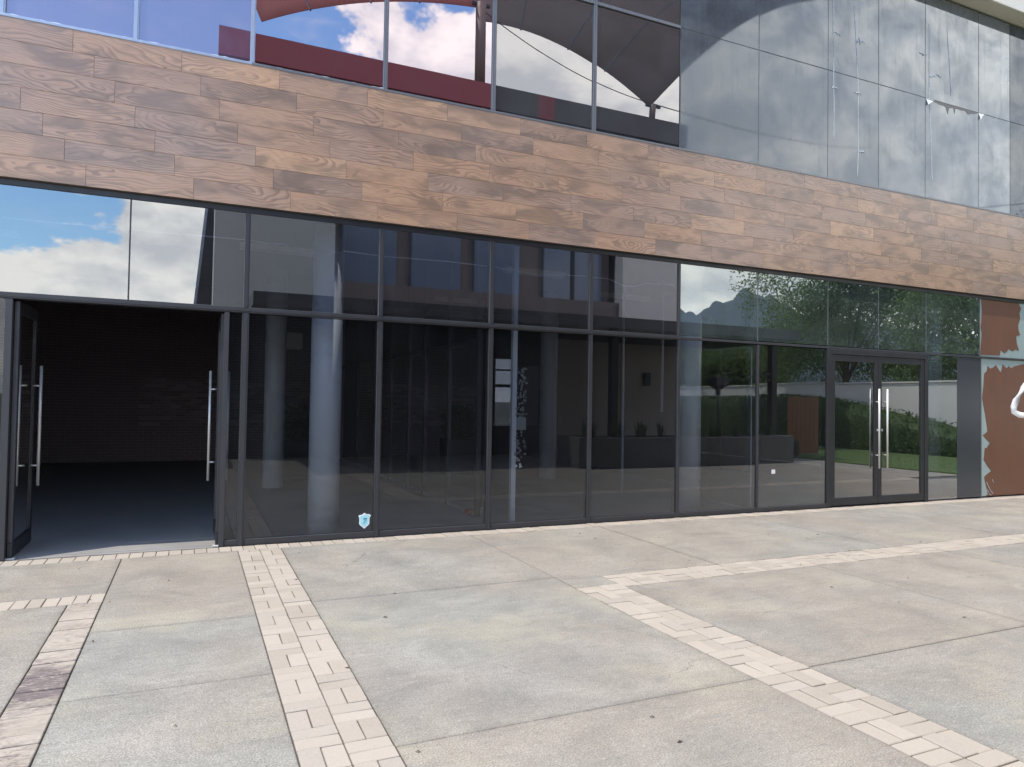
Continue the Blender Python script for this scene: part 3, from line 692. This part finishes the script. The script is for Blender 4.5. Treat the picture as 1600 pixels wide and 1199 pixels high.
# ---- open double door at the left, leaves swung inwards
def leaf_open(x, label):
    t = .045; y0, y1, s = .03, .96, .085
    d = obj('door', box(x - t / 2, x + t / 2, y0, y1, .012, .16), 'frame_dark', B, bevel=.003); d['label'] = label
    for nm, q in (('door_stile', (y0, y0 + s, .162, 2.585)), ('door_stile', (y1 - s, y1, .162, 2.585)), ('top_rail', (y0 + s + .001, y1 - s - .001, 2.47, 2.585))):
        part_box(nm, x - t / 2, x + t / 2, q[0], q[1], q[2], q[3], 'frame', d, bevel=.003)
    part_box('door_pane', x - .005, x + .005, y0 + s, y1 - s, .162, 2.47, 'g_door', d)
    for sx in (-1, 1): handle(d, x + sx * .102, .74, .65, 1.965, -sx * .07, 'x')
    return d
leaf_open(-1.636, 'glass door leaf swung open inwards at the left of the doorway'); leaf_open(.285, 'glass door leaf swung open inwards at the right of the doorway')

for x in (-1.636, .285): part_box('floor_pivot', x - .05, x + .05, .0, .07, -.005, .012, 'steel', B, bevel=.002)
# small things stuck to the glass
st = empty('window_sticker', (1.907, -.009, .195), 'pale blue shield shaped alarm sticker low on the glass beside a mullion', 'sticker')
sh = [(-.075, .055), (-.062, .072), (-.03, .076), (0, .098), (.02, .082), (.055, .08), (.068, .072), (.082, .058), (.064, .045), (.060, .0), (.062, -.03), (.05, -.05), (0, -.092), (-.052, -.048), (-.064, -.03), (-.06, .0), (-.062, .04)]
obj('shield', prism_xz(sh, -.001, .002), 'sticker_w', st, (1.907, -.009, .195)); obj('shield_field', prism_xz([(x * .8, z * .82) for x, z in sh], -.0018, -.0008), 'sticker', st, (1.907, -.009, .195))
gl = bmesh.new()
for q in ((-.012, .032, .022, .034), (.002, .012, -.012, .022), (-.012, .010, -.020, -.012), (-.012, -.006, .010, .018), (.02, .026, -.008, .022)): bx(gl, q[0], q[1], -.0026, -.0017, q[2], q[3])
obj('shield_mark', gl, 'ink', st, (1.907, -.009, .195))
obj('shield_stripe', prism_xz([(-.035, -.022), (-.03, -.018), (0, -.034), (.03, -.018), (.035, -.022), (0, -.042)], -.0026, -.0017), 'ink_l', st, (1.907, -.009, .195))
tag(part_box('paper_label', 8.325, 8.40, -.009, -.0065, .585, .65, 'sticker_w', None), 'small square white label on the pane left of the charcoal double door', 'label')

# ------------------------------------------------------------------ building across the plaza (seen mirrored in the glass)
O = empty('opposite_building', (8, -12, 0), 'beige building with red parapet across the plaza, mirrored in the glass', 'building')
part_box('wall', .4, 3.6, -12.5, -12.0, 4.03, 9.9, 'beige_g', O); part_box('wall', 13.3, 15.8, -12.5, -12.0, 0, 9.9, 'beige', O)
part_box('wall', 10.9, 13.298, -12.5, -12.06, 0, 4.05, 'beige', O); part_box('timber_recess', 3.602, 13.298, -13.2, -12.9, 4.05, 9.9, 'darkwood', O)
part_box('shopfront', .4, 10.898, -12.6, -12.3, 0, 4.05, 'frame_dark', O); part_box('spandrel', 3.602, 13.298, -12.899, -12.2, 4.06, 5.1, 'darkwood', O)
for x0, x1 in ((3.9, 5.6), (6.0, 7.7), (8.1, 9.8), (10.6, 11.7), (11.8, 12.95)):
    w = part_box('window', x0, x1, -12.9, -12.82, 5.15, 7.8, 'win', O); part_box('window_frame', x0, x0 + .06, -12.819, -12.78, 5.15, 7.8, 'black', w); part_box('window_frame', x0 + .06, x1, -12.819, -12.78, 7.74, 7.8, 'black', w)
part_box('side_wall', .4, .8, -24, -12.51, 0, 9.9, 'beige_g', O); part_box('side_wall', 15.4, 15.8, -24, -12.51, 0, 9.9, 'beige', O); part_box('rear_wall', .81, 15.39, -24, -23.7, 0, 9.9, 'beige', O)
obj('side_fin', prism_xz([(-.02, 4.03), (.36, 4.03), (.36, 8.4)], -12.3, -12.05), 'black', O); obj('fin_trim', prism_xz([(-.09, 4.03), (-.022, 4.03), (.36, 8.42), (.36, 9.3)], -12.32, -12.03), 'alu', O)
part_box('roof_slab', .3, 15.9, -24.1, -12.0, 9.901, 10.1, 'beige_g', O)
for x0, x1, m in ((.35, 8.3, 'redfascia'), (8.302, 9.9, 'darkfascia'), (9.902, 10.5, 'redfascia'), (10.502, 15.85, 'darkfascia')):
    part_box('parapet', x0, x1, -12.35, -11.95, 10.101, 10.82, m, O); part_box('parapet_cap', x0, x1, -12.4, -11.85, 10.86, 11.62, m, O); part_box('shadow_gap', x0, x1, -12.3, -12.0, 10.821, 10.859, 'black', O)
part_box('canopy', 1.15, 17.3, -11.99, -8.0, 3.72, 4.02, 'black', O)
for x in (4.9, 10.6, 16.45): part_box('canopy_post', x - .1, x + .1, -8.35, -8.15, -.0, 3.718, 'black', O)
part_box('bracket', 16.1, 16.34, -8.3, -8.2, 2.6, 2.66, 'black', O); part_box('bracket', 16.1, 16.34, -8.3, -8.2, 2.4, 2.46, 'black', O)
part_box('wall_lamp', 14.2, 14.4, -11.998, -11.85, 2.3, 2.75, 'black', O)

def sail(label, c00, c10, c01, c11, sag0, sag1, sagL, sagR, fab='fabric', n=18):
    """tensioned fabric patch; edges bow inwards"""
    g = []
    c00, c10, c01, c11 = map(Vector, (c00, c10, c01, c11))
    for j in range(n + 1):
        v = j / n; row = []
        for i in range(n + 1):
            u = i / n
            e0 = c00.lerp(c10, u) + Vector(sag0) * 4 * u * (1 - u); e1 = c01.lerp(c11, u) + Vector(sag1) * 4 * u * (1 - u)
            f0 = c00.lerp(c01, v) + Vector(sagL) * 4 * v * (1 - v); f1 = c10.lerp(c11, v) + Vector(sagR) * 4 * v * (1 - v)
            bl_ = c00.lerp(c10, u).lerp(c01.lerp(c11, u), v)
            row.append(e0.lerp(e1, v) + f0.lerp(f1, u) - bl_)
        g.append(row)
    root = empty('shade_sail', c00, label, 'shade sail')
    bm = bmesh.new(); vs_ = [[bm.verts.new(p - c00) for p in row] for row in g]; vl = [[bm.verts.new(p - c00 - Vector((0, 0, .012))) for p in row] for row in g]
    for j in range(n):
        for i in range(n):
            bm.faces.new((vs_[j][i], vs_[j][i + 1], vs_[j + 1][i + 1], vs_[j + 1][i])); bm.faces.new((vl[j][i], vl[j + 1][i], vl[j + 1][i + 1], vl[j][i + 1]))
    for i in range(n):
        bm.faces.new((vs_[0][i], vl[0][i], vl[0][i + 1], vs_[0][i + 1])); bm.faces.new((vs_[n][i + 1], vl[n][i + 1], vl[n][i], vs_[n][i]))
        bm.faces.new((vs_[i + 1][0], vl[i + 1][0], vl[i][0], vs_[i][0])); bm.faces.new((vs_[i][n], vl[i][n], vl[i + 1][n], vs_[i + 1][n]))
    obj('sail_fabric', bm, fab, root, c00, smooth=True)
    for i in (n // 4, n // 2, 3 * n // 4):
        obj('seam', tb([g[j][i] - c00 - Vector((0, 0, .02)) for j in range(n + 1)], .03, 5), 'black', root, c00)
    return root
sail('dark red shade sail on the roof left of the mast, mirrored in the upper panes', (1.45, -12.2, 12.15), (7.95, -12.2, 14.15), (-1.5, -22, 21.5), (9.5, -22, 22.5), (-.2, 0, .32), (0, 0, .3), (.3, 0, .3), (-.3, 0, .3))
sail('dark brown shade sail on the roof right of the mast, dipping to a low tip', (8.05, -12.2, 13.75), (14.45, -12.2, 12.15), (9.5, -22, 22.5), (30, -19, 23.5), (-.1, 0, .6), (0, 0, .3), (.2, 0, .2), (-.2, 0, .9), 'fabric_b')
def mast(label, p0, p1, r): 
    m = empty('mast', p0, label, 'mast'); p0 = Vector(p0); p1 = Vector(p1)
    obj('pole', tb([(0, 0, 0), p1 - p0], r, 12), 'darkwood', m, p0, smooth=True); obj('base_plate', box(-.22, .22, -.15, .15, 0, .06), 'darkwood', m, p0)
    obj('cleat', box(-.3, .3, -.04, .04, -.08, .0), 'black', m, p1)
mast('tall brown mast between the two shade sails', (8.0, -12.2, 11.621), (8.0, -12.2, 14.3), .17); mast('short post holding the low sail tip', (14.55, -12.2, 11.621), (14.6, -12.2, 12.25), .11)
def cable(label, pts, r=.02): tag(obj('overhead_wire', tb(pts, r, 5), 'wire'), label, 'wire', None)
def sagged(a, b, s, n=14): return [tuple(Vector(a).lerp(Vector(b), i / n) - Vector((0, 0, 4 * s * (i / n) * (1 - i / n)))) for i in range(n + 1)]
cable('wire sagging from the mast down to the low sail tip', sagged((8.1, -12.1, 14.0), (14.5, -12.2, 12.3), .35), .015)
cable('overhead wire running right from the low sail tip', sagged((14.6, -12.2, 12.3), (48, -30, 22), .5), .02)
cable('lower overhead wire past the garden trees', sagged((18, -34, 11.6), (60, -16, 16), .6), .03); cable('upper overhead wire past the garden trees', sagged((18, -34.5, 12.4), (60, -16.5, 17), .6), .03)

# planter with grasses, garden lamp
pl = empty('planter', (12.4, -7.2, 0), 'long grey plaster planter box under the canopy edge', 'planter')
for nm, q in (('planter_wall', (8.8, 16.0, -7.05, -6.93, 0, .78)), ('planter_wall', (8.8, 16.0, -8.12, -8.0, 0, .78)), ('planter_end', (8.8, 8.92, -7.999, -7.051, 0, .78)), ('planter_end', (15.88, 16.0, -7.999, -7.051, 0, .78))):
    part_box(nm, *q, 'planter', pl, bevel=.008)
part_box('soil', 8.921, 15.879, -7.998, -7.052, .3, .70, 'soil', pl)
for i in range(16):
    x, y = 9.2 + i * .42 + R.uniform(-.1, .1), -7.45 + R.uniform(-.25, .2)
    g = bmesh.new()
    for k in range(34):
        a = R.uniform(0, 6.283); h = R.uniform(.25, .6); o_ = R.uniform(.1, .38); w = .014
        p = [Vector((.04 * math.cos(a), .04 * math.sin(a), 0)), Vector((o_ * .45 * math.cos(a), o_ * .45 * math.sin(a), h * .75)), Vector((o_ * math.cos(a), o_ * math.sin(a), h * R.uniform(.75, 1.)))]
        s = Vector((-math.sin(a), math.cos(a), 0)) * w
        v = [g.verts.new(p[0] - s), g.verts.new(p[0] + s), g.verts.new(p[1] + s * .8), g.verts.new(p[1] - s * .8), g.verts.new(p[2])]
        g.faces.new((v[0], v[1], v[2], v[3])); g.faces.new((v[3], v[2], v[4]))
    tag(obj('grass_tuft', g, 'leaf_g', None, (x, y, .70)), 'tuft of arching grass in the long planter', 'plant', 'grasses in the planter')
lm = empty('garden_lamp', (13.75, -7.6, .7), 'black garden lamp with square head on a slim post in the planter', 'lamp')
lx = (13.75, -7.6, 0)
obj('lamp_post', tb([(0, 0, .7), (0, 0, 1.95)], .03, 8), 'black', lm, lx); obj('lamp_neck', tb([(0, 0, 1.95), (0, 0, 2.12)], .07, 10), 'black', lm, lx)
b_ = bmesh.new(); bmesh.ops.create_cone(b_, cap_ends=True, segments=12, radius1=.12, radius2=.22, depth=.09, matrix=Matrix.Translation((0, 0, 2.165))); obj('lamp_collar', b_, 'black', lm, lx)
obj('lamp_head', box(-.22, .22, -.22, .22, 2.21, 2.46), 'black', lm, lx, bevel=.02)

# garden: lawn, wall, hedge, panel, trees, hill
tag(obj('lawn', box(17.62, 40, -45, 3, -.2, .03), 'grass'), 'mown green lawn beside the plaza', None, None, 'structure')
gb = bmesh.new()
for i in range(30000):
    x, y = R.uniform(17.62, 24), R.uniform(-22, 1.5); a = R.uniform(0, 6.3); h = R.uniform(.012, .028); s = .007
    v = [gb.verts.new((x - s * math.cos(a), y - s * math.sin(a), .028)), gb.verts.new((x + s * math.cos(a), y + s * math.sin(a), .028)), gb.verts.new((x + R.uniform(-.02, .02), y + R.uniform(-.02, .02), .03 + h))]
    gb.faces.new(v)
tag(obj('grass_blades', gb, 'grass'), 'short grass blades over the lawn', None, None, 'stuff')
gw = tag(obj('garden_wall', box(26, 26.25, -48, 2, -.2, 2.68), 'whitewall'), 'long white rendered garden wall behind the hedge', 'wall')
part = obj('wall_cap', box(25.95, 26.3, -48, 2, 2.681, 2.74), 'whitewall', gw)
def leaves(bm, P, n_, s, rnd, flat=0.):
    d = (Vector((rnd.gauss(0, 1), rnd.gauss(0, 1), rnd.gauss(0, 1))) + Vector(n_) * 1.2).normalized()
    a = d.cross(Vector((rnd.gauss(0, 1), rnd.gauss(0, 1), rnd.gauss(0, 1)))).normalized(); b = d.cross(a)
    s1 = s * rnd.uniform(.6, 1.3); s2 = s1 * rnd.uniform(.28, .5)
    v = [bm.verts.new(P + a * s1), bm.verts.new(P + b * s2), bm.verts.new(P - a * s1), bm.verts.new(P - b * s2)]; bm.faces.new(v)
# hedge: mound with profile dropping towards the glass front
hd = empty('hedge', (24.3, -18, 0), 'dense clipped hedge in front of the white wall, sloping down at one end', 'hedge')
hm = bmesh.new(); prof = []
def htop(y):
    pts = [(-48, 2.0), (-15, 2.05), (-12.5, 1.9), (-10.6, 1.55), (-8.8, 1.2), (-7.4, .8), (-5.5, .62), (-3, .55), (1.5, .5)]
    for (a, ha), (b, hb) in zip(pts, pts[1:]):
        if a <= y <= b: return ha + (hb - ha) * (y - a) / (b - a)
    return .5
ys = [-48 + i * .75 for i in range(67)]; secs = []
for y in ys:
    h = htop(y) + .1 * mnoise.noise(Vector((y * .6, 0, 0))); row = []
    for x, z in ((23.55, 0), (23.4, h * .4), (23.5, h * .8), (23.85, h), (24.6, h + .03), (25.3, h * .95), (25.6, h * .5), (25.6, 0)):
        row.append(hm.verts.new((x + .12 * mnoise.noise(Vector((x, y, z))) - 24.3, y + 18, z)))
    secs.append(row)
for a, b in zip(secs, secs[1:]):
    for k in range(len(a) - 1): hm.faces.new((a[k], a[k + 1], b[k + 1], b[k]))
lv = bmesh.new(); rr = random.Random(3)
for i in range(15000):
    y = rr.uniform(-34, 1.2); h = htop(y); t = rr.random()
    if t < .55: x, z, nrm = 23.42 + rr.uniform(-.1, .08), rr.uniform(.02, h * .95), (-1, 0, .2)
    else: x, z, nrm = rr.uniform(23.5, 25.2), h + rr.uniform(-.08, .12), (0, 0, 1)
    leaves(lv, Vector((x - 24.3, y + 18, z)), nrm, .07, rr)
obj('hedge_body', hm, 'leaf_h', hd, (24.3, -18, 0), smooth=True); obj('foliage', lv, 'leaf_h', hd, (24.3, -18, 0))
pn = empty('garden_screen', (18.8, -9.1, .03), 'rust brown boarded garden screen standing on the lawn', 'screen')
for i in range(7): part_box('board', 18.0 + i * .2, 18.19 + i * .2, -9.16, -9.12, .05, 1.95, 'corten', pn)
part_box('screen_rail', 18.0, 19.4, -9.22, -9.162, .35, .43, 'black', pn); part_box('screen_rail', 18.0, 19.4, -9.22, -9.162, 1.5, 1.58, 'black', pn)
ub = empty('utility_box', (17.4, -8.4, 0), 'black utility box at the edge of the lawn', 'box'); part_box('box_body', 17.1, 17.55, -8.6, -8.2, .06, .55, 'black', ub, bevel=.01); part_box('box_plinth', 17.12, 17.53, -8.58, -8.22, 0, .059, 'planter', ub)

def tree(label, x, y, h, cr, seed, z0=0., n=5200, group='trees behind the garden wall', mat='leaf_a', leaf=.16):
    rd = random.Random(seed); root = empty('tree', (x, y, z0), label, 'tree', group); L0 = (x, y, z0)
    tk = bmesh.new(); lean = Vector((rd.uniform(-.4, .4), rd.uniform(-.4, .4), h * .42))
    tube(tk, [(0, 0, 0), lean * .5, lean], [.2, .16, .12], 8)
    ends = []
    for k in range(11):
        a = k * 2.4 + rd.uniform(-.4, .4); rr_ = cr * rd.uniform(.45, .9); zz = h * rd.uniform(.55, .93)
        s0 = lean * rd.uniform(.55, 1.); e = Vector((rr_ * math.cos(a), rr_ * math.sin(a), zz)); m = s0.lerp(e, .5) + Vector((0, 0, h * .06))
        tube(tk, [s0, m, e], [.07, .05, .02], 5); ends.append((m.lerp(e, .45), rd.uniform(.7, 1.) * cr * .5)); ends.append((e, rd.uniform(.7, 1.) * cr * .46))
    ends.append((Vector((0, 0, h * .9)), cr * .42)); ends.append((Vector((.4, .2, h * .72)), cr * .5))
    for k in range(7):
        a = k * .9 + rd.uniform(-.3, .3); ends.append((Vector((cr * .62 * math.cos(a), cr * .62 * math.sin(a), h * rd.uniform(.36, .48))), cr * .36))
    obj('trunk', tk, 'bark', root, L0)
    lv = bmesh.new()
    for i in range(n):
        c, r_ = ends[rd.randrange(len(ends))]
        d = Vector((rd.gauss(0, 1), rd.gauss(0, 1), rd.gauss(0, .75))).normalized() * r_ * (rd.random() ** .45)
        P = c + d; P.z -= .12 * abs(d.x)
        if mnoise.noise(P * 1.1 + Vector((seed, 0, 0))) < -.26: continue
        leaves(lv, P, (0, 0, .6), leaf, rd)
    obj('crown', lv, mat, root, L0)
tree('broad feathery tree behind the garden wall, the largest and leftmost in the reflection', 30.5, -17.5, 9.6, 5.4, 1, n=62000, leaf=.095)
tree('feathery tree behind the garden wall, second from the left in the reflection', 31, -11.0, 9.0, 4.4, 2, n=52000, leaf=.09)
tree('feathery tree behind the garden wall, third from the left in the reflection', 31.5, -5.5, 8.6, 3.8, 5, n=46000, leaf=.09)
tree('pale spreading tree behind the far stretch of garden wall', 32, -30, 6.4, 4.4, 9, n=26000, leaf=.125)
tree('low spreading tree at the far end of the garden wall', 33, -39, 6.2, 4.6, 11, n=24000, leaf=.125)
tree('bushy tree close behind the white wall between the two largest', 29.0, -24, 5.4, 3.2, 13, n=22000, leaf=.12)
# hill on the horizon
hb = bmesh.new(); cols = []
for i in range(221):
    az = rad(20 + 55 * i / 220); azd = math.degrees(az)
    HP = [(19, 2.5), (30, 5.), (35, 6.3), (37.4, 7.0), (38.6, 6.8), (39.2, 7.05), (41.3, 8.05), (42.4, 8.3), (43.6, 8.25), (44.8, 7.95), (46.5, 7.0), (50, 6.), (58, 5.), (76, 3.)]
    for (a0, p0), (a1, p1) in zip(HP, HP[1:]):
        if a0 <= azd <= a1: pk = p0 + (p1 - p0) * (azd - a0) / (a1 - a0)
    pk += .1 * mnoise.noise(Vector((azd * 1.9, 0, 0))) + .05 * mnoise.noise(Vector((azd * 6, 3, 0)))
    D_ = 1400; row = []
    for f_, dd in ((0, 500), (.35, 700), (.65, 900), (.85, 1150), (1, D_), (.5, 1900), (0, 2400)):
        z = math.tan(rad(max(pk, .3))) * D_ * f_ * (1 + .12 * mnoise.noise(Vector((azd * .8, dd * .004, 1))) * (f_ < 1))
        row.append(hb.verts.new((math.sin(az) * dd, -math.cos(az) * dd, z - .5)))
    cols.append(row)
for a, b in zip(cols, cols[1:]):
    for k in range(len(a) - 1): hb.faces.new((a[k], b[k], b[k + 1], a[k + 1]))
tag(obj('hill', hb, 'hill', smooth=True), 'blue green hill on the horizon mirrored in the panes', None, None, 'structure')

# white tubular frame at the right edge of the view
tf = empty('tube_frame', (1.476, -7.707, 0), 'white bent tube frame poking in at the right edge', 'metal frame')
T0 = (1.476, -7.707, 0)
ptsL = [(1.4295, -7.707, 1.7673), (1.4028, -7.6963, 1.714), (1.3886, -7.6881, 1.6909), (1.3815, -7.6792, 1.6678), (1.3797, -7.676, 1.6553), (1.3812, -7.676, 1.6464), (1.3868, -7.6821, 1.6411), (1.3975, -7.6928, 1.6397), (1.4757, -7.7425, 1.6376)]
obj('bent_tube', tb([Vector(p) - Vector(T0) for p in ptsL], 0.0052, 12), 'white', tf, T0, smooth=True)
obj('upright', tb([(0, -.036, 0), (0, -.036, 1.84), (-.046, 0, 1.767)], .008, 12), 'white', tf, T0, smooth=True); obj('foot_plate', box(-.08, .08, -.12, .05, 0, .012), 'white', tf, T0)
